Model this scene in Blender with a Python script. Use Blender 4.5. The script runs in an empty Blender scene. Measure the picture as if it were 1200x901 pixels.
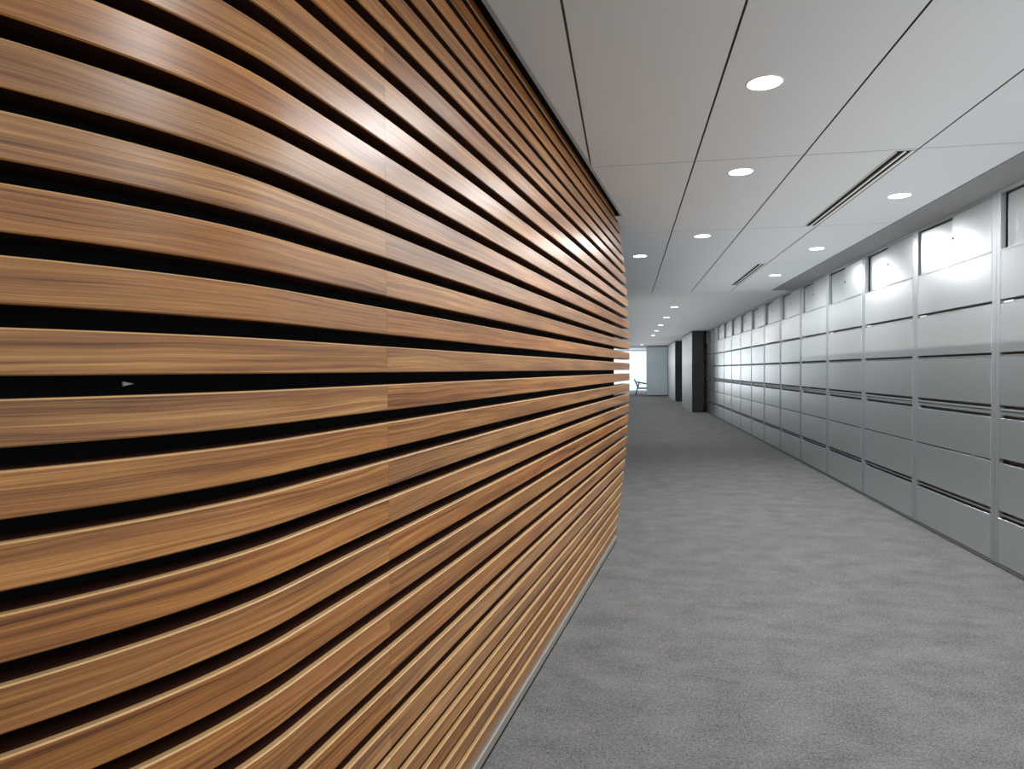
import bpy, bmesh, math, random
from mathutils import Matrix, Vector
random.seed(7)
S = bpy.context.scene
COL = S.collection
CZ = 1.30            # camera height above the carpet
CEIL = 2.452         # ceiling underside
FACE = 2.37          # front plane of the cabinet run
S.view_settings.view_transform = 'Standard'
S.view_settings.look = 'None'
S.view_settings.exposure = 0.0

# ------------------------------------------------------------------ materials
def mat(name):
    m = bpy.data.materials.new(name); m.use_nodes = True
    nt = m.node_tree; b = nt.nodes['Principled BSDF']
    return m, nt, b
def simple(name, col, rough=.5, metal=0., var=.06, scale=30., bump=0., spec=None):
    """plain material with a little procedural mottling"""
    m, nt, b = mat(name)
    tc = nt.nodes.new('ShaderNodeTexCoord'); n = nt.nodes.new('ShaderNodeTexNoise')
    n.inputs['Scale'].default_value = scale; n.inputs['Detail'].default_value = 3
    nt.links.new(tc.outputs['Object'], n.inputs['Vector'])
    mr = nt.nodes.new('ShaderNodeMapRange'); mr.inputs[3].default_value = 1-var; mr.inputs[4].default_value = 1+var
    nt.links.new(n.outputs['Fac'], mr.inputs[0])
    mx = nt.nodes.new('ShaderNodeVectorMath'); mx.operation = 'SCALE'
    mx.inputs[0].default_value = col; nt.links.new(mr.outputs[0], mx.inputs['Scale'])
    nt.links.new(mx.outputs[0], b.inputs['Base Color'])
    b.inputs['Roughness'].default_value = rough; b.inputs['Metallic'].default_value = metal
    if spec is not None: b.inputs['Specular IOR Level'].default_value = spec
    if bump:
        bp = nt.nodes.new('ShaderNodeBump'); bp.inputs['Strength'].default_value = bump; bp.inputs['Distance'].default_value = .002
        nt.links.new(n.outputs['Fac'], bp.inputs['Height']); nt.links.new(bp.outputs[0], b.inputs['Normal'])
    return m
def emit(name, col, strength):
    m, nt, b = mat(name)
    b.inputs['Base Color'].default_value = (*col, 1)
    b.inputs['Emission Color'].default_value = (*col, 1); b.inputs['Emission Strength'].default_value = strength
    return m

def wood_material():
    m, nt, b = mat('walnut_veneer')
    N = nt.nodes.new; L = nt.links.new
    uv = N('ShaderNodeUVMap'); uv.uv_map = 'UVMap'
    sep = N('ShaderNodeSeparateXYZ'); L(uv.outputs[0], sep.inputs[0])
    oi = N('ShaderNodeObjectInfo')
    def math_(op, a, c=None, d=None):
        n = N('ShaderNodeMath'); n.operation = op
        for i, v in enumerate((a, c, d)):
            if v is None: continue
            if isinstance(v, (int, float)): n.inputs[i].default_value = v
            else: L(v, n.inputs[i])
        return n.outputs[0]
    def comb(x, y, z):
        n = N('ShaderNodeCombineXYZ')
        for i, v in enumerate((x, y, z)):
            if isinstance(v, (int, float)): n.inputs[i].default_value = v
            else: L(v, n.inputs[i])
        return n.outputs[0]
    def noise(vec, scale, detail=4., rough=.55):
        n = N('ShaderNodeTexNoise'); n.inputs['Scale'].default_value = scale
        n.inputs['Detail'].default_value = detail; n.inputs['Roughness'].default_value = rough
        L(vec, n.inputs['Vector']); return n.outputs['Fac']
    u, v = sep.outputs[0], sep.outputs[1]
    rz = math_('MULTIPLY', oi.outputs['Random'], 37.0)
    # slow warp of the growth rings along the board
    warp = noise(comb(math_('MULTIPLY', u, 1.7), math_('MULTIPLY', v, 11.0), rz), 1.0, 2.0)
    vv = math_('ADD', v, math_('MULTIPLY', math_('SUBTRACT', warp, .5), .036))
    rings = noise(comb(math_('MULTIPLY', u, .55), math_('MULTIPLY', vv, 150.0), rz), 1.0, 3.0, .6)
    fine = noise(comb(math_('MULTIPLY', u, 5.0), math_('MULTIPLY', vv, 520.0), rz), 1.0, 3.0, .6)
    broad = noise(comb(math_('MULTIPLY', u, 1.3), math_('MULTIPLY', vv, 26.0), rz), 1.0, 2.0)
    pores = noise(comb(math_('MULTIPLY', u, 26.0), math_('MULTIPLY', v, 1500.0), rz), 1.0, 1.0)
    f = math_('ADD', math_('MULTIPLY', rings, .50), math_('ADD', math_('MULTIPLY', fine, .42), math_('MULTIPLY', broad, .40)))
    f = math_('SUBTRACT', f, .16)
    cr = N('ShaderNodeValToRGB'); L(f, cr.inputs[0])
    e = cr.color_ramp.elements
    e[0].position = .33; e[0].color = (.088, .029, .0085, 1)
    e[1].position = .68; e[1].color = (.620, .315, .092, 1)
    a = e.new(.44); a.color = (.262, .100, .026, 1)
    a = e.new(.56); a.color = (.425, .183, .047, 1)
    # darker pores
    pr = N('ShaderNodeMapRange'); L(pores, pr.inputs[0]); pr.inputs[1].default_value = .62; pr.inputs[2].default_value = .75
    pr.inputs[3].default_value = 1.; pr.inputs[4].default_value = .72
    bv = N('ShaderNodeMapRange'); L(oi.outputs['Random'], bv.inputs[0]); bv.inputs[3].default_value = .90; bv.inputs[4].default_value = 1.08
    hs = N('ShaderNodeHueSaturation'); L(cr.outputs[0], hs.inputs['Color'])
    vo = N('ShaderNodeTexVoronoi'); vo.inputs['Scale'].default_value = 1.0
    L(comb(math_('MULTIPLY', u, 1.5), math_('MULTIPLY', vv, 13.0), rz), vo.inputs['Vector'])
    sc = N('ShaderNodeSeparateColor'); L(vo.outputs['Color'], sc.inputs[0])
    kn = N('ShaderNodeMapRange'); L(vo.outputs['Distance'], kn.inputs[0]); kn.inputs[1].default_value = .02; kn.inputs[2].default_value = .10
    kn.inputs[3].default_value = .42; kn.inputs[4].default_value = 1.
    pick = math_('LESS_THAN', sc.outputs[0], .72)
    knot = math_('MAXIMUM', kn.outputs[0], pick)
    L(math_('MULTIPLY', math_('MULTIPLY', pr.outputs[0], bv.outputs[0]), knot), hs.inputs['Value'])
    r2 = math_('FRACT', math_('MULTIPLY', oi.outputs['Random'], 7.31))
    hv = N('ShaderNodeMapRange'); L(r2, hv.inputs[0]); hv.inputs[3].default_value = .4975; hv.inputs[4].default_value = .5035
    L(hv.outputs[0], hs.inputs['Hue'])
    sv = N('ShaderNodeMapRange'); L(r2, sv.inputs[0]); sv.inputs[3].default_value = 1.02; sv.inputs[4].default_value = .92
    L(sv.outputs[0], hs.inputs['Saturation'])  # board to board
    L(hs.outputs[0], b.inputs['Base Color'])
    b.inputs['Roughness'].default_value = .34
    b.inputs['Specular IOR Level'].default_value = .6
    bp = N('ShaderNodeBump'); bp.inputs['Strength'].default_value = .10; bp.inputs['Distance'].default_value = .001
    L(fine, bp.inputs['Height']); L(bp.outputs[0], b.inputs['Normal'])
    return m

def carpet_material():
    m, nt, b = mat('grey_loop_carpet')
    N = nt.nodes.new; L = nt.links.new
    tc = N('ShaderNodeTexCoord')
    def mapped(sx, sy, scale, detail, rough=.6):
        mp = N('ShaderNodeMapping'); mp.inputs['Scale'].default_value = (sx, sy, 1); L(tc.outputs['Object'], mp.inputs[0])
        n = N('ShaderNodeTexNoise'); n.inputs['Scale'].default_value = scale; n.inputs['Detail'].default_value = detail
        n.inputs['Roughness'].default_value = rough; L(mp.outputs[0], n.inputs['Vector']); return n.outputs['Fac']
    a = mapped(1, 1, 120, 4, .8)       # yarn loops
    bb = mapped(.9, 1.25, 4.5, 6, .66)  # brushed traffic mottling
    c = mapped(1, 1, 55, 3, .7)
    def add(p, q, k):
        n = N('ShaderNodeMath'); n.operation = 'MULTIPLY_ADD'; L(q, n.inputs[0]); n.inputs[1].default_value = k
        if p is None: n.inputs[2].default_value = 0
        else: L(p, n.inputs[2])
        return n.outputs[0]
    f = add(add(add(None, a, .80), bb, .24), c, .20)
    cr = N('ShaderNodeValToRGB'); L(f, cr.inputs[0])
    e = cr.color_ramp.elements
    e[0].position = .43; e[0].color = (.030, .030, .030, 1)
    e[1].position = .76; e[1].color = (.272, .270, .266, 1)
    L(cr.outputs[0], b.inputs['Base Color'])
    b.inputs['Roughness'].default_value = .95; b.inputs['Specular IOR Level'].default_value = .1
    bp = N('ShaderNodeBump'); bp.inputs['Strength'].default_value = .5; bp.inputs['Distance'].default_value = .004
    L(a, bp.inputs['Height']); L(bp.outputs[0], b.inputs['Normal'])
    return m

def metal_material(name, col, rough, metal=.75, aniso=0.):
    m, nt, b = mat(name)
    N = nt.nodes.new; L = nt.links.new
    tc = N('ShaderNodeTexCoord'); mp = N('ShaderNodeMapping'); mp.inputs['Scale'].default_value = (40, 40, 40)
    L(tc.outputs['Object'], mp.inputs[0])
    n = N('ShaderNodeTexNoise'); n.inputs['Scale'].default_value = 6; n.inputs['Detail'].default_value = 3; L(mp.outputs[0], n.inputs['Vector'])
    mr = N('ShaderNodeMapRange'); L(n.outputs['Fac'], mr.inputs[0]); mr.inputs[3].default_value = rough-.03; mr.inputs[4].default_value = rough+.03
    L(mr.outputs[0], b.inputs['Roughness'])
    b.inputs['Base Color'].default_value = (*col, 1); b.inputs['Metallic'].default_value = metal
    if aniso:
        b.inputs['Anisotropic'].default_value = aniso
        cx = N('ShaderNodeCombineXYZ'); cx.inputs[2].default_value = 1.; L(cx.outputs[0], b.inputs['Tangent'])
    return m

M = dict(
    wood=wood_material(), carpet=carpet_material(),
    lit_edge=simple('wood_lit_edge', (.60, .36, .155), .45, 0, .15, 25.0),  # paler wood paints the light caught along the slat top edges
    gap_shade=simple('walnut_gap_shade', (.040, .011, .005), .5, 0, .2, 20.0),  # gap shade painted on slat undersides, backs and rear tops
    metal=metal_material('silver_lacquered_steel', (.565, .598, .60), .32, .80, .65),
    metal_edge=metal_material('silver_frame_steel', (.43, .46, .475), .42, .7),
    recess=simple('dark_grey_recess', (.34, .355, .36), .5, .1),
    ceiling=simple('ceiling_panel_white', (.640, .69, .728), .85, 0, .012, 3.0),
    plaster=simple('smooth_grey_plaster', (.60, .63, .65), .8, 0, .012, 2.0),
    strip=simple('grey_ceiling_strip', (.205, .215, .225), .7, 0, .02, 3.0),  # darker grey than the ceiling panels
    groove=simple('ceiling_groove_grey', (.16, .16, .165), .8),
    black=simple('black_backing_board', (.005, .0062, .0075), .8, 0, .15, 8.0, 0, .12),
    plenum=simple('black_plenum', (.006, .006, .006), .9),
    base=simple('brushed_bronze_grey_metal', (.43, .39, .35), .42, .55),
    trim=simple('reveal_bead_grey', (.40, .42, .43), .45, .3),
    white=simple('white_painted_metal', (.8, .8, .8), .4),
    lens=emit('downlight_lens', (1, .985, .96), 9.0),
    dark=simple('charcoal_pier_panel', (.020, .022, .025), .5, 0, .1, 4.0),
    greyp=simple('pale_grey_pier_panel', (.42, .42, .425), .45, .2, .08, 1.5),
    wall=simple('white_wall_paint', (.72, .73, .735), .8),
    lip=simple('grey_pull_lip', (.26, .275, .28), .6, .2),
    lock=simple('dark_lock_metal', (.02, .02, .022), .35, .6),
    tab=simple('pale_label_tab', (.62, .63, .62), .4, .3),
    chairwood=simple('dark_grey_chair_frame', (.075, .085, .10), .45),
    cushion=simple('grey_chair_cushion', (.45, .50, .54), .9),
    clip=simple('pale_metal_clip', (.6, .6, .55), .4, .5),
    window=emit('daylit_sheer_blind', (.86, .95, 1.0), .86),
)
def frosted():
    m, nt, b = mat('frosted_blue_grey_glass')
    N = nt.nodes.new; L = nt.links.new
    tc = N('ShaderNodeTexCoord'); n = N('ShaderNodeTexNoise'); n.inputs['Scale'].default_value = .9
    L(tc.outputs['Object'], n.inputs['Vector'])
    cr = N('ShaderNodeValToRGB'); cr.color_ramp.elements[0].color = (.74, .79, .82, 1); cr.color_ramp.elements[1].color = (.82, .86, .88, 1)
    L(n.outputs['Fac'], cr.inputs[0]); L(cr.outputs[0], b.inputs['Base Color'])
    b.inputs['Roughness'].default_value = .35
    t = N('ShaderNodeBsdfTranslucent'); t.inputs[0].default_value = (.85, .92, .95, 1)
    mx = N('ShaderNodeMixShader'); mx.inputs[0].default_value = .55
    L(b.outputs[0], mx.inputs[1]); L(t.outputs[0], mx.inputs[2]); L(mx.outputs[0], nt.nodes['Material Output'].inputs[0])
    return m
M['frosted'] = frosted()

# ------------------------------------------------------------------ helpers
def link(name, me, m, parent=None):
    o = bpy.data.objects.new(name, me); COL.objects.link(o)
    if m is not None and len(me.materials) == 0:
        for x in (m if isinstance(m, (list, tuple)) else [m]): me.materials.append(x)
    if parent: o.parent = parent
    return o
def to_mesh(bm, name):
    bmesh.ops.recalc_face_normals(bm, faces=bm.faces)
    me = bpy.data.meshes.new(name); bm.to_mesh(me); bm.free(); return me
def add_box(bm, x0, x1, y0, y1, z0, z1, mi=0):
    vs = [bm.verts.new(p) for p in ((x0,y0,z0),(x1,y0,z0),(x1,y1,z0),(x0,y1,z0),(x0,y0,z1),(x1,y0,z1),(x1,y1,z1),(x0,y1,z1))]
    for f in ((0,3,2,1),(4,5,6,7),(0,1,5,4),(1,2,6,5),(2,3,7,6),(3,0,4,7)):
        bm.faces.new([vs[i] for i in f]).material_index = mi
def box_mesh(name, *boxes, bevel=0.):
    bm = bmesh.new()
    for b in boxes: add_box(bm, *b)
    if bevel: bmesh.ops.bevel(bm, geom=list(bm.edges), offset=bevel, segments=2, affect='EDGES', profile=.5)
    return to_mesh(bm, name)
def add_lathe(bm, prof, n=32, mi=0, axis='z', at=(0,0,0)):
    rings = []
    for r, z in prof:
        ring = []
        for i in range(n):
            a = 2*math.pi*i/n
            p = (r*math.cos(a), r*math.sin(a), z) if axis == 'z' else (z, r*math.cos(a), r*math.sin(a))
            ring.append(bm.verts.new((p[0]+at[0], p[1]+at[1], p[2]+at[2])))
        rings.append(ring)
    for a, c in zip(rings, rings[1:]):
        for i in range(n):
            bm.faces.new((a[i], a[(i+1) % n], c[(i+1) % n], c[i])).material_index = mi
    return rings
def add_bar(bm, a, b, w, d):
    """square bar from a to b"""
    a, b = Vector(a), Vector(b); t = (b-a).normalized()
    s = t.cross(Vector((0,1,0)));  s = s.normalized() if s.length > 1e-4 else Vector((1,0,0))
    q = t.cross(s).normalized()
    r = []
    for p in (a, b):
        r.append([bm.verts.new(p + s*i*w/2 + q*j*d/2) for i, j in ((-1,-1),(1,-1),(1,1),(-1,1))])
    for i in range(4): bm.faces.new((r[0][i], r[0][(i+1)%4], r[1][(i+1)%4], r[1][i]))
    bm.faces.new(r[0][::-1]); bm.faces.new(r[1])
def empty(name, loc, label, cat, group=None):
    o = bpy.data.objects.new(name, None); COL.objects.link(o); o.location = loc; o.empty_display_size = .1
    o['label'] = label; o['category'] = cat
    if group: o['group'] = group
    return o
def struct(o): o['kind'] = 'structure'; return o

# ------------------------------------------------------------------ plan curve of the slatted wall
def curve_x(y):
    x = -.556 + .1305*(y-1.516)
    if y < 1.137: x -= .59*(1.137-y)**2
    return x
def frame(y):
    """point on the face line, unit normal towards the body of the wall"""
    e = 1e-3
    t = Vector((curve_x(y+e)-curve_x(y-e), 2*e)).normalized()
    return Vector((curve_x(y), y)), Vector((-t.y, t.x))
YS = [-.10]
while YS[-1] < 1.25: YS.append(YS[-1] + .0225)
JOINT = 1.505
def samples(y0, y1):
    ys = [y0] + [y for y in YS if y0+.005 < y < y1-.005]
    y = max(y0, 1.27)
    while y + .25 < y1:
        y += .25
        ys.append(y)
    ys.append(y1)
    return sorted(set(ys))
def sweep(name, y0, y1, prof, uvoff=(0,0), dark=()):
    """sweep profile [(depth behind the face, z)] along the plan curve; UV u = length, v = across"""
    bm = bmesh.new(); uvl = bm.loops.layers.uv.new('UVMap')
    ys = samples(y0, y1); rings = []; us = []
    s = 0; prev = None
    vcoord = [0.]
    for (a, c) in zip(prof, prof[1:] + prof[:1]): vcoord.append(vcoord[-1] + math.hypot(c[0]-a[0], c[1]-a[1]))
    for y in ys:
        p, n = frame(y)
        if prev is not None: s += (p-prev).length
        prev = p; us.append(s)
        rings.append([bm.verts.new((p.x+n.x*d, p.y+n.y*d, z)) for d, z in prof])
    k = len(prof)
    for i in range(len(ys)-1):
        for j in range(k):
            j2 = (j+1) % k
            f = bm.faces.new((rings[i][j], rings[i+1][j], rings[i+1][j2], rings[i][j2]))
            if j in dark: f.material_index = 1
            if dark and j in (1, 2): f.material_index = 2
            f.smooth = True
            for lp, (uu, vv) in zip(f.loops, ((us[i],vcoord[j]),(us[i+1],vcoord[j]),(us[i+1],vcoord[j+1]),(us[i],vcoord[j+1]))):
                lp[uvl].uv = (uu+uvoff[0], vv+uvoff[1])
    for i in range(len(ys)-1):
        for j in range(k):
            bm.edges.get((rings[i][j], rings[i+1][j])).smooth = False
    for ring, sgn in ((rings[0], 1), (rings[-1], -1)):
        f = bm.faces.new(ring[::sgn])
        for lp in f.loops: lp[uvl].uv = (uvoff[0]+lp.vert.co.x, uvoff[1]+lp.vert.co.z)
    return to_mesh(bm, name)
def end_of(z):
    dz = abs(z-CZ-.03)
    return 5.95 - .47*dz**2.3

screen = empty('curved_slat_wall', (0, 0, 0), 'tall curved wall of horizontal walnut slats over black backing, left of the corridor', 'slat wall')
slats = [(1.268-.0898*k, 1.2075-.0898*k) for k in range(9, -10, -1)]
slats += [(2.106+.069*i+(.047 if i < 5 else .030), 2.106+.069*i) for i in range(6)]
slats += [(.378-.0695*j, .331-.0695*j) for j in range(5)]
DEPTH = .068
for zt, zb in sorted(slats):
    c = .0022
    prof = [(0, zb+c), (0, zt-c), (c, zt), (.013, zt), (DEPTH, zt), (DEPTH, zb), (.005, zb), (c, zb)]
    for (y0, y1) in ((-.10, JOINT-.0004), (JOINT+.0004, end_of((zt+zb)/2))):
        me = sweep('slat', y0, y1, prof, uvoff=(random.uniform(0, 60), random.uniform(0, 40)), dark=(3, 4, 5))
        link('slat', me, [M['wood'], M['gap_shade'], M['lit_edge']], screen)
for (y0, y1) in ((-.10, 1.318), (1.322, 5.08)):
    link('backing_panel', sweep('backing_panel', y0, y1, [(DEPTH+.001, .05), (DEPTH+.001, 2.515), (DEPTH+.02, 2.515), (DEPTH+.02, .05)]), M['black'], screen)
link('backing_panel', sweep('backing_panel', 5.081, 5.5, [(DEPTH+.001, .05), (DEPTH+.001, CEIL-.004), (DEPTH+.02, CEIL-.004), (DEPTH+.02, .05)]), M['black'], screen)
link('base_strip', sweep('base_strip', -.10, 5.10, [(-.010, .013), (-.010, .043), (-.007, .046), (DEPTH+.02, .046), (DEPTH+.02, .013)]), M['base'], screen)
link('toe_shadow', sweep('toe_shadow', -.10, 5.08, [(-.0085, 0), (-.0085, .013), (DEPTH+.02, .013), (DEPTH+.02, 0)]), M['black'], screen)  # black strip painting in the shadow line below the base strip
# small pale clip seen on the black backing in the gap at eye level
p, n = frame(.868)
bm = bmesh.new()
q = Vector((p.x+n.x*.064, p.y+n.y*.064)); t = Vector((n.y, -n.x))
tri = [(-.007, .0035), (-.007, -.0035), (.009, .0)]
va = [bm.verts.new((q.x+t.x*a, q.y+t.y*a, 1.2835+z)) for a, z in tri]
vb = [bm.verts.new((q.x+t.x*a+n.x*.004, q.y+t.y*a+n.y*.004, 1.2835+z)) for a, z in tri]
bm.faces.new(va); bm.faces.new(vb[::-1])
for i in range(3): bm.faces.new((va[i], va[(i+1)%3], vb[(i+1)%3], vb[i]))
link('clip', to_mesh(bm, 'clip'), M['clip'], screen)

# ------------------------------------------------------------------ floor
bm = bmesh.new(); add_box(bm, -5, 3.0, -5, 42, -.05, 0)
struct(link('floor', to_mesh(bm, 'floor'), M['carpet']))

# ------------------------------------------------------------------ ceiling
X3, W, Y1, TL = .3734, .5718, 3.85, 1.92
YEND = 10.36
G = .0045
def edge(y):                       # where the ceiling stops short of the slats
    return curve_x(y) + .045
bm = bmesh.new()
def slab(x0, x1, y0, y1, z, mi, step=.08):
    ys = [y0]
    n = max(1, int((y1-y0)/step))
    ys = [y0 + (y1-y0)*i/n for i in range(n+1)]
    for a, c in zip(ys, ys[1:]):
        la = max(x0, edge(a)) if c <= 5.12 else x0
        lc = max(x0, edge(c)) if c <= 5.12 else x0
        if la >= x1 and lc >= x1: continue
        la, lc = min(la, x1-1e-4), min(lc, x1-1e-4)
        f = bm.faces.new([bm.verts.new(q) for q in ((la,a,z),(lc,c,z),(x1,c,z),(x1,a,z))])
        f.material_index = mi
xs = [X3 + W*i for i in range(-8, 3)] + [2.093]
yl = [Y1 + TL*j for j in range(-5, 4)] + [YEND]
for a, c in zip(xs, xs[1:]):
    for b0, b1 in zip(yl, yl[1:]):
        slab(a+G, c-G, b0+G*.6, b1-G*.6, CEIL, 0)
for b0, b1 in zip(yl, yl[1:]): slab(xs[0], 2.093, b0, b1, CEIL+.010, 1)
bmesh.ops.remove_doubles(bm, verts=bm.verts, dist=1e-5)
struct(link('ceiling', to_mesh(bm, 'ceiling'), [M['ceiling'], M['groove']]))
# sloping grey strip between the tiles and the cabinets
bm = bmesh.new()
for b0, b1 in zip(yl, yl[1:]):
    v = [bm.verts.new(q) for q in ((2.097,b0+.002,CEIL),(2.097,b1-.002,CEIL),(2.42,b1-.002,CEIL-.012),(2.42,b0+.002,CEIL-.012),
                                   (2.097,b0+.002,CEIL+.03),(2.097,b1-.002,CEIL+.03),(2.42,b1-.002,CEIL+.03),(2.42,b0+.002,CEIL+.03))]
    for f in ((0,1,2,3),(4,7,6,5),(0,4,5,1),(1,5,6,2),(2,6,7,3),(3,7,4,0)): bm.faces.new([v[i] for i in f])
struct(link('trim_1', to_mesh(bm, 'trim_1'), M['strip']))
bm = bmesh.new(); add_box(bm, -5, 3.0, YEND+.004, 42, CEIL+.002, CEIL+.06)
struct(link('ceiling_plaster', to_mesh(bm, 'ceiling_plaster'), M['plaster']))
bm = bmesh.new(); add_box(bm, -5, 3.0, -6, YEND, 2.53, 2.56)
struct(link('ceiling_plenum', to_mesh(bm, 'ceiling_plenum'), M['plenum']))
# metal bead along the curved ceiling edge
struct(link('trim_2', sweep('trim_2', -.10, 5.10, [(-.060, CEIL-.004), (-.060, CEIL+.03), (-.044, CEIL+.03), (-.044, CEIL-.004)]), M['trim']))

# ------------------------------------------------------------------ walls
struct(link('wall_right', box_mesh('wall_right', (2.86, 2.96, -5, 42, 0, 2.53)), M['wall']))
struct(link('wall_left', box_mesh('wall_left', (-4.9, -4.8, 5.5, 42, 0, 2.45)), M['wall']))

# ------------------------------------------------------------------ filing cabinets
CW, CY0 = 1.2381, 4.8334
P0, P1 = .049, CW-.049
FR = .0
def frame_mesh():
    bm = bmesh.new()
    add_box(bm, 0, .03, .0012, P0-.001, .028, 2.452); add_box(bm, 0, .03, P1+.001, CW-.0012, .028, 2.452)
    add_box(bm, 0, .03, P0-.001, P1+.001, 2.420, 2.452)
    add_box(bm, 0, .03, P0-.001, P1+.001, 2.050, 2.058)
    return to_mesh(bm, 'face_frame')
def carcass_mesh():
    return box_mesh('carcass', (.066, .46, .0012, CW-.0012, .0, 2.45))
def panel_mesh(name, x0, x1, y0, y1, z0, z1, bow=.0022, ny=8, nz=6):
    """sheet-metal front with rounded rim and a slight outward crown"""
    bm = bmesh.new(); c = .002
    def co(i, j):
        a, b = i/ny, j/nz
        return (x0 - bow*(1-(2*b-1)**2)*.7 - bow*(1-(2*a-1)**2)*.5, y0+c+(y1-y0-2*c)*a, z0+c+(z1-z0-2*c)*b)
    g = [[bm.verts.new(co(i, j)) for j in range(nz+1)] for i in range(ny+1)]
    for i in range(ny):
        for j in range(nz):
            bm.faces.new((g[i][j], g[i][j+1], g[i+1][j+1], g[i+1][j])).smooth = True
    rim = [g[i][0] for i in range(ny+1)] + [g[ny][j] for j in range(1, nz+1)] + [g[i][nz] for i in range(ny-1, -1, -1)] + [g[0][j] for j in range(nz-1, 0, -1)]
    def ring(x):
        out = []
        for v in rim:
            y = y0 if v.co.y < y0+c*1.5 else y1 if v.co.y > y1-c*1.5 else v.co.y
            z = z0 if v.co.z < z0+c*1.5 else z1 if v.co.z > z1-c*1.5 else v.co.z
            out.append(bm.verts.new((x, y, z)))
        return out
    r1 = ring(x0+c); r2 = ring(x1)
    n = len(rim)
    for a, b in ((rim, r1), (r1, r2)):
        for i in range(n): bm.faces.new((a[i], a[(i+1) % n], b[(i+1) % n], b[i]))
    bm.faces.new(r2[::-1])
    for i in range(n): bm.edges.get((rim[i], rim[(i+1) % n])).smooth = False
    return to_mesh(bm, name)
def front(z0, z1, x0=.0): return panel_mesh('drawer_front', x0, x0+.02, P0+.002, P1-.002, z0, z1)
rows = [(.374, .683), (.691, .972), (1.056, 1.367), (1.396, 1.705), (1.735, 2.048)]
ME = dict(frame=frame_mesh(), carcass=carcass_mesh(),
          plinth=panel_mesh('plinth_panel', .0, .02, P0+.002, P1-.002, .032, .326),
          toe=box_mesh('toe_strip', (.010, .04, .001, CW-.001, .006, .030)),
          rows=[front(a, c) for a, c in rows],
          rowB=front(.712, .972),
          near_door=panel_mesh('sliding_door', -.005, .005, -.28, .28, 2.061, 2.418),
          far_door=panel_mesh('sliding_door', -.004, .004, -.282, .282, 2.061, 2.405),
          door_track=box_mesh('door_track', (.055, .062, P0, P1, 2.058, 2.42)),
          rails=box_mesh('pull_rail', (.012, .04, P0, P1, .340, .351), bevel=.002),
          rails2=box_mesh('pull_rail', (.008, .04, P0, P1, 1.020, 1.034), bevel=.002),
          rails3=box_mesh('pull_rail', (.016, .04, P0, P1, .992, 1.014), bevel=.002),
          pull=[box_mesh('pull_lip', (.014, .04, P0, P1, z, z+.012), bevel=.002) for z in (1.370, 1.708)],
          tab=box_mesh('label_holder', (.006, .03, P1-.135, P1-.03, 1.709, 1.724), bevel=.002))
bm = bmesh.new(); r = add_lathe(bm, [(.0005, -.004), (.011, -.004), (.011, .006)], 16, 0, 'x'); ME['lock'] = to_mesh(bm, 'lock')
ORD = ['nearest', 'second', 'third', 'fourth', 'fifth', 'sixth', 'seventh', 'eighth', 'ninth', 'tenth', 'eleventh', 'twelfth', 'thirteenth', 'fourteenth', 'fifteenth']
TILT = {0: (-.010, .055), 1: (.006, -.030), 2: (-.006, .010), 3: (.014, -.010)}
for k in range(-1, 14):
    i = k+1
    if k == -1: lab = 'silver steel filing cabinet nearest the viewer, cut by the right edge of the photo'
    elif k == 0: lab = 'second silver filing cabinet from the viewer, its raised top door split bright and dark'
    elif k == 13: lab = 'farthest silver filing cabinet of the run, mostly hidden behind the dark pier'
    elif k == 12: lab = 'silver filing cabinet in shade beside the dark pier, last one clearly seen'
    else: lab = ORD[i] + ' silver filing cabinet counted from the viewer along the right-hand wall'
    c = empty('filing_cabinet', (FACE, CY0+CW*k, 0), lab, 'filing cabinet', 'silver filing cabinets along the right wall')
    link('carcass', ME['carcass'], M['recess'], c); link('face_frame', ME['frame'], M['metal_edge'], c)
    link('plinth_panel', ME['plinth'], M['metal'], c); link('toe_strip', ME['toe'], M['lip'], c)  # toe strip's darker grey paints in the shadow at the floor
    for j, me in enumerate(ME['rows']):
        link('drawer_front', ME['rowB'] if (j == 1 and k == -1) else me, M['metal'], c)
    nd = link('sliding_door', ME['near_door'], M['metal'], c); fd = link('sliding_door', ME['far_door'], M['metal'], c)
    nd.location = (.008, .332, 0); fd.location = (.034, .884, 0)
    ta, tb = TILT.get(k, (random.uniform(-.008, .008), random.uniform(-.008, .008)))
    nd.rotation_euler = (0, 0, ta); fd.rotation_euler = (0, 0, tb)
    link('door_track', ME['door_track'], M['recess'], c)
    lk = link('lock', ME['lock'], M['lock'], nd); lk.location = (-.007, .266, 2.252)
    for q in ('rails', 'rails2', 'rails3'): link('pull_rail', ME[q], M['metal_edge'], c)
    for me in ME['pull']: link('pull_lip', me, M['lip'], c)
    link('label_holder', ME['tab'], M['tab'], c)

# ------------------------------------------------------------------ downlights
def downlight_meshes(r):
    bm = bmesh.new(); add_lathe(bm, [(r+.008, .0), (r+.006, -.003), (r, -.003), (r-.002, .004), (r-.002, .012)], 40); ring = to_mesh(bm, 'trim_ring')
    bm = bmesh.new(); rg = add_lathe(bm, [(r-.001, -.0035), (.02, -.0045)], 40); bm.faces.new(rg[-1]); lens = to_mesh(bm, 'lens')
    return ring, lens
RING, LENS = downlight_meshes(.066)
def downlight(x, y, label, group, power, size=168, blend=1.0, real=True):
    d = empty('downlight', (x, y, CEIL), label, 'ceiling light', group)
    link('trim_ring', RING, M['white'], d); link('lens', LENS, M['lens'], d)
    if real:
        l = bpy.data.lights.new('lamp', 'AREA'); l.shape = 'DISK'; l.size = .128; l.energy = power; l.color = (.97, .985, 1)
        o = bpy.data.objects.new('lamp', l); COL.objects.link(o); o.parent = d; o.location = (0, 0, -.006)
    return d
PL, PR, PF = 14.5, 21, 19
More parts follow.
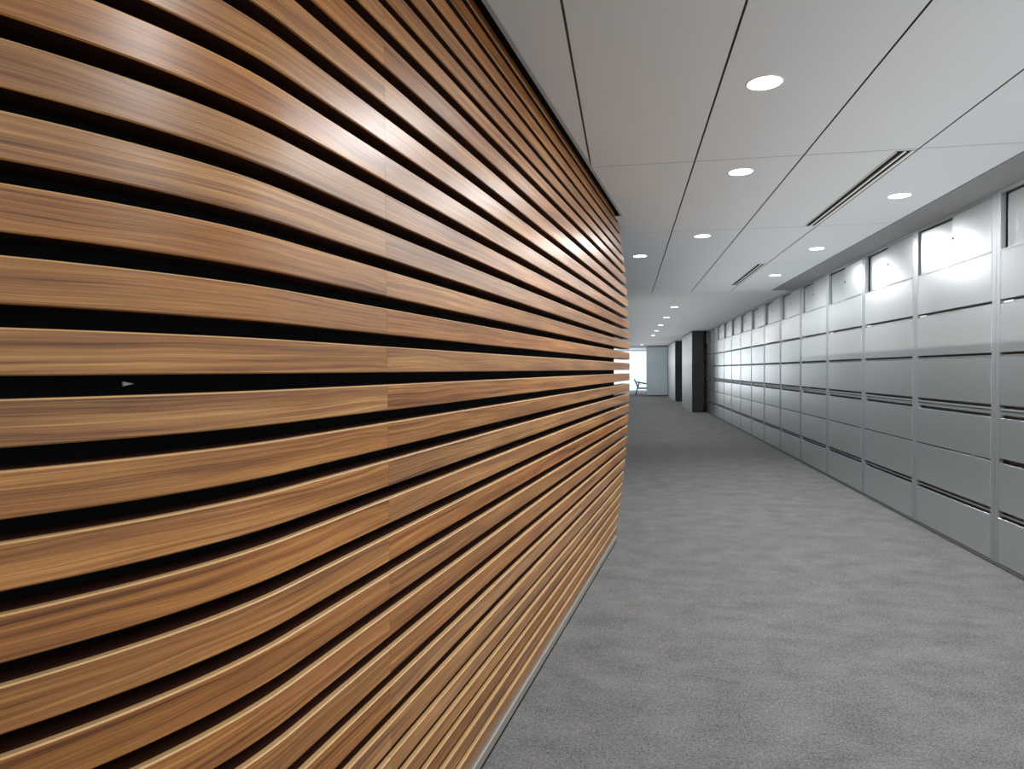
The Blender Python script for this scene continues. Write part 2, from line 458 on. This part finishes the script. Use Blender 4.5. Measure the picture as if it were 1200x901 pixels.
for x, y, lab in ((.55, 2.85, 'round white downlight nearest the viewer, large on the open ceiling panel'),
                  (.658, 4.10, 'round white downlight in the middle panel row, left of the long slot vent'),
                  (.646, 6.00, 'small round downlight, third away in the middle panel row'),
                  (.134, 6.93, 'small round downlight beside the end of the wooden slat wall')):
    downlight(x, y, lab, 'downlights in the panelled ceiling', PL*{2.85: 1.45, 6.93: .6}.get(y, 1.))
for y, lab in ((4.87, 'round downlight beside the long slot vent, nearest of those above the cabinets'),
               (6.85, 'middle of three downlights in the row above the cabinets'),
               (8.69, 'farthest of three downlights above the cabinets, beside the short slot vent')):
    downlight(1.80, y, lab, 'downlights along the cabinets', PR)
for y, lab in ((12.68, 'nearest small downlight of the line in the smooth far ceiling'),
               (15.16, 'second small downlight of the line in the smooth far ceiling'),
               (17.77, 'third small downlight of the line in the smooth far ceiling'),
               (20.35, 'fourth small downlight of the line in the smooth far ceiling'),
               (23.00, 'fifth and smallest downlight of the line in the smooth far ceiling'),):
    downlight(.866, y, lab, 'downlights in the far ceiling', PF)
downlight(.68, 31.5, 'tiny bright downlight just above the daylit opening at the end', 'downlights in the far ceiling', PF)
# lamps of the same ceiling behind the viewer, then two added fill lamps
def lamp(x, y, z, e, r=.06, spot=None):
    l = bpy.data.lights.new('lamp', 'AREA' if spot else 'POINT'); l.energy = e; l.color = (.97, .985, 1)
    if spot: l.shape = 'DISK'; l.size = 2*r
    else: l.shadow_soft_size = r
    o = bpy.data.objects.new('row_or_fill_lamp', l); COL.objects.link(o); o.location = (x, y, z); return o
for x, y in ((.66, .95), (.66, -.95), (1.80, 2.94), (1.80, 1.03), (1.80, -.9)): lamp(x, y, CEIL-.012, PL, .06, 168)
lamp(.5, -1.6, 1.9, 16, .5)  # added soft fill behind the viewer, belongs to no fitting
lamp(1.3, -3.2, 1.9, 16, .5)  # second added fill, farther back
def upward_fill(x, y0, y1, w, e):      # added soft fill aimed up at the ceiling, no fitting there
    l = bpy.data.lights.new('upward_fill', 'AREA'); l.shape = 'RECTANGLE'; l.size = w; l.size_y = y1-y0; l.energy = e
    l.specular_factor = 0; l.color = (1, .99, .975)
    o = bpy.data.objects.new('ceiling_fill', l); COL.objects.link(o); o.location = (x, (y0+y1)/2, 1.45); o.rotation_euler = (math.pi, 0, 0)
upward_fill(1.55, -2, 10.4, 1.5, 41)
upward_fill(.9, 10.6, 33, 1.9, 80)
for y in (26, 29): lamp(.866, y, CEIL-.012, PF, .06, 120)

# ------------------------------------------------------------------ slot vents
def slot_vent(x0, x1, y0, y1, label):
    v = empty('slot_vent', ((x0+x1)/2, (y0+y1)/2, CEIL), label, 'air vent', 'linear slot vents')
    w = (x1-x0)/2; l = (y1-y0)/2
    link('slot_backing', box_mesh('slot_backing', (-w, w, -l, l, -.0015, .004)), M['black'], v)
    for a, c in ((-w, -w+.004), (-.008, .005), (w-.018, w)):
        link('vent_blade', box_mesh('vent_blade', (a, c, -l, l, -.007, .002), bevel=.001), M['white'], v)
    return v
slot_vent(1.415, 1.505, 3.875, 5.745, 'long dark double slot vent in the ceiling, nearer the viewer')
slot_vent(1.415, 1.505, 7.74, 9.585, 'short-looking double slot vent farther along the ceiling')

# ------------------------------------------------------------------ piers, end wall, glass, chair
def pier(y0, y1, x0, x1, label):
    o = empty('wall_pier', ((x0+x1)/2, y0, 0), label, 'pier', 'dark piers past the cabinets')
    w = (x1-x0)/2
    link('dark_face', box_mesh('dark_face', (-w+.012, w, 0, y1-y0, 0, CEIL)), M['dark'], o)
    link('grey_side', box_mesh('grey_side', (-w, -w+.0115, .02, y1-y0, .0, CEIL-.04)), M['greyp'], o)
    return o
pier(20.7, 24.3, 1.92, 2.255, 'charcoal pier with grey side panel, standing at the end of the cabinets')
pier(27.8, 32.6, 1.92, 2.25, 'second charcoal pier, narrower looking, between the first pier and end wall')
# end wall: frosted panel right of an open, daylit room
EY = 33.8
struct(link('wall_end', box_mesh('wall_end', (2.02, 2.86, EY, EY+.1, 0, CEIL)), M['wall']))
gp = empty('frosted_glass_panel', (1.45, EY, 0), 'tall blue-grey frosted glass panel closing the far end of the corridor', 'glass panel')
link('pane', box_mesh('pane', (-.50, .53, 0, .02, .03, CEIL-.03)), M['frosted'], gp)
link('panel_frame', box_mesh('panel_frame', (.53, .57, -.02, .04, 0, CEIL), (-.50, .53, -.01, .03, 0, .03), (-.50, .53, -.01, .03, CEIL-.03, CEIL)), M['dark'], gp)
w = link('window_1', box_mesh('window_1', (-2.0, 1.25, 39.5, 39.55, .10, 2.36)), M['window']); struct(w)
struct(link('wall_back', box_mesh('wall_back', (-4.8, 2.86, 39.6, 39.7, 0, CEIL)), M['wall']))
ch = empty('armchair', (.86, 35.3, 0), 'dark-framed low armchair in the daylit room, half behind the frosted glass', 'chair')
bm = bmesh.new(); add_bar(bm, (-.42, -.30, 0), (-.24, -.30, .62), .05, .05); link('leg', to_mesh(bm, 'leg'), M['chairwood'], ch)
bm = bmesh.new(); add_bar(bm, (-.42, .30, 0), (-.24, .30, .62), .05, .05); link('leg', to_mesh(bm, 'leg'), M['chairwood'], ch)
for s in (-.30, .30):
    bm = bmesh.new(); add_bar(bm, (.42, s, 0), (.36, s, .52), .05, .05); link('leg', to_mesh(bm, 'leg'), M['chairwood'], ch)
    bm = bmesh.new(); add_bar(bm, (-.36, s, .66), (.44, s, .50), .06, .07); link('armrest', to_mesh(bm, 'armrest'), M['chairwood'], ch)
link('seat', box_mesh('seat', (-.31, .42, -.27, .27, .30, .37), bevel=.015), M['chairwood'], ch)
bm = bmesh.new(); add_bar(bm, (-.29, 0, .36), (-.48, 0, .80), .07, .52); link('backrest', to_mesh(bm, 'backrest'), M['cushion'], ch)
l = bpy.data.lights.new('daylight', 'AREA'); l.shape = 'RECTANGLE'; l.size = 5; l.size_y = 2; l.energy = 100; l.color = (.9, .96, 1); l.specular_factor = .03
o = bpy.data.objects.new('window_daylight', l); COL.objects.link(o); o.location = (-.9, 39.3, 1.3); o.rotation_euler = (math.radians(-90), 0, 0)

# ------------------------------------------------------------------ world
wd = bpy.data.worlds.new('World'); S.world = wd; wd.use_nodes = True
bg = wd.node_tree.nodes['Background']; bg.inputs[0].default_value = (.93, .97, 1, 1); bg.inputs[1].default_value = .55

# ------------------------------------------------------------------ camera (fitted)
F, PITCH, YAW, ROLL = 782.95, .0211, .1705, -.0065
c, s = math.cos(YAW), math.sin(YAW); cp, sp = math.cos(PITCH), math.sin(PITCH); cr, sr = math.cos(ROLL), math.sin(ROLL)
R = Vector((c, s, 0)); D0 = Vector((-s, c, 0)); Z = Vector((0, 0, 1))
D = D0*cp - Z*sp; U = D0*sp + Z*cp
R2 = R*cr + U*sr; U2 = U*cr - R*sr
cam = bpy.data.cameras.new('camera'); co = bpy.data.objects.new('camera', cam); COL.objects.link(co)
cam.sensor_width = 36; cam.sensor_fit = 'HORIZONTAL'; cam.lens = 36*F/1200; cam.clip_end = 200; cam.clip_start = .02
co.matrix_world = Matrix(((R2.x, U2.x, -D.x, 0), (R2.y, U2.y, -D.y, 0), (R2.z, U2.z, -D.z, CZ), (0, 0, 0, 1)))
S.camera = co
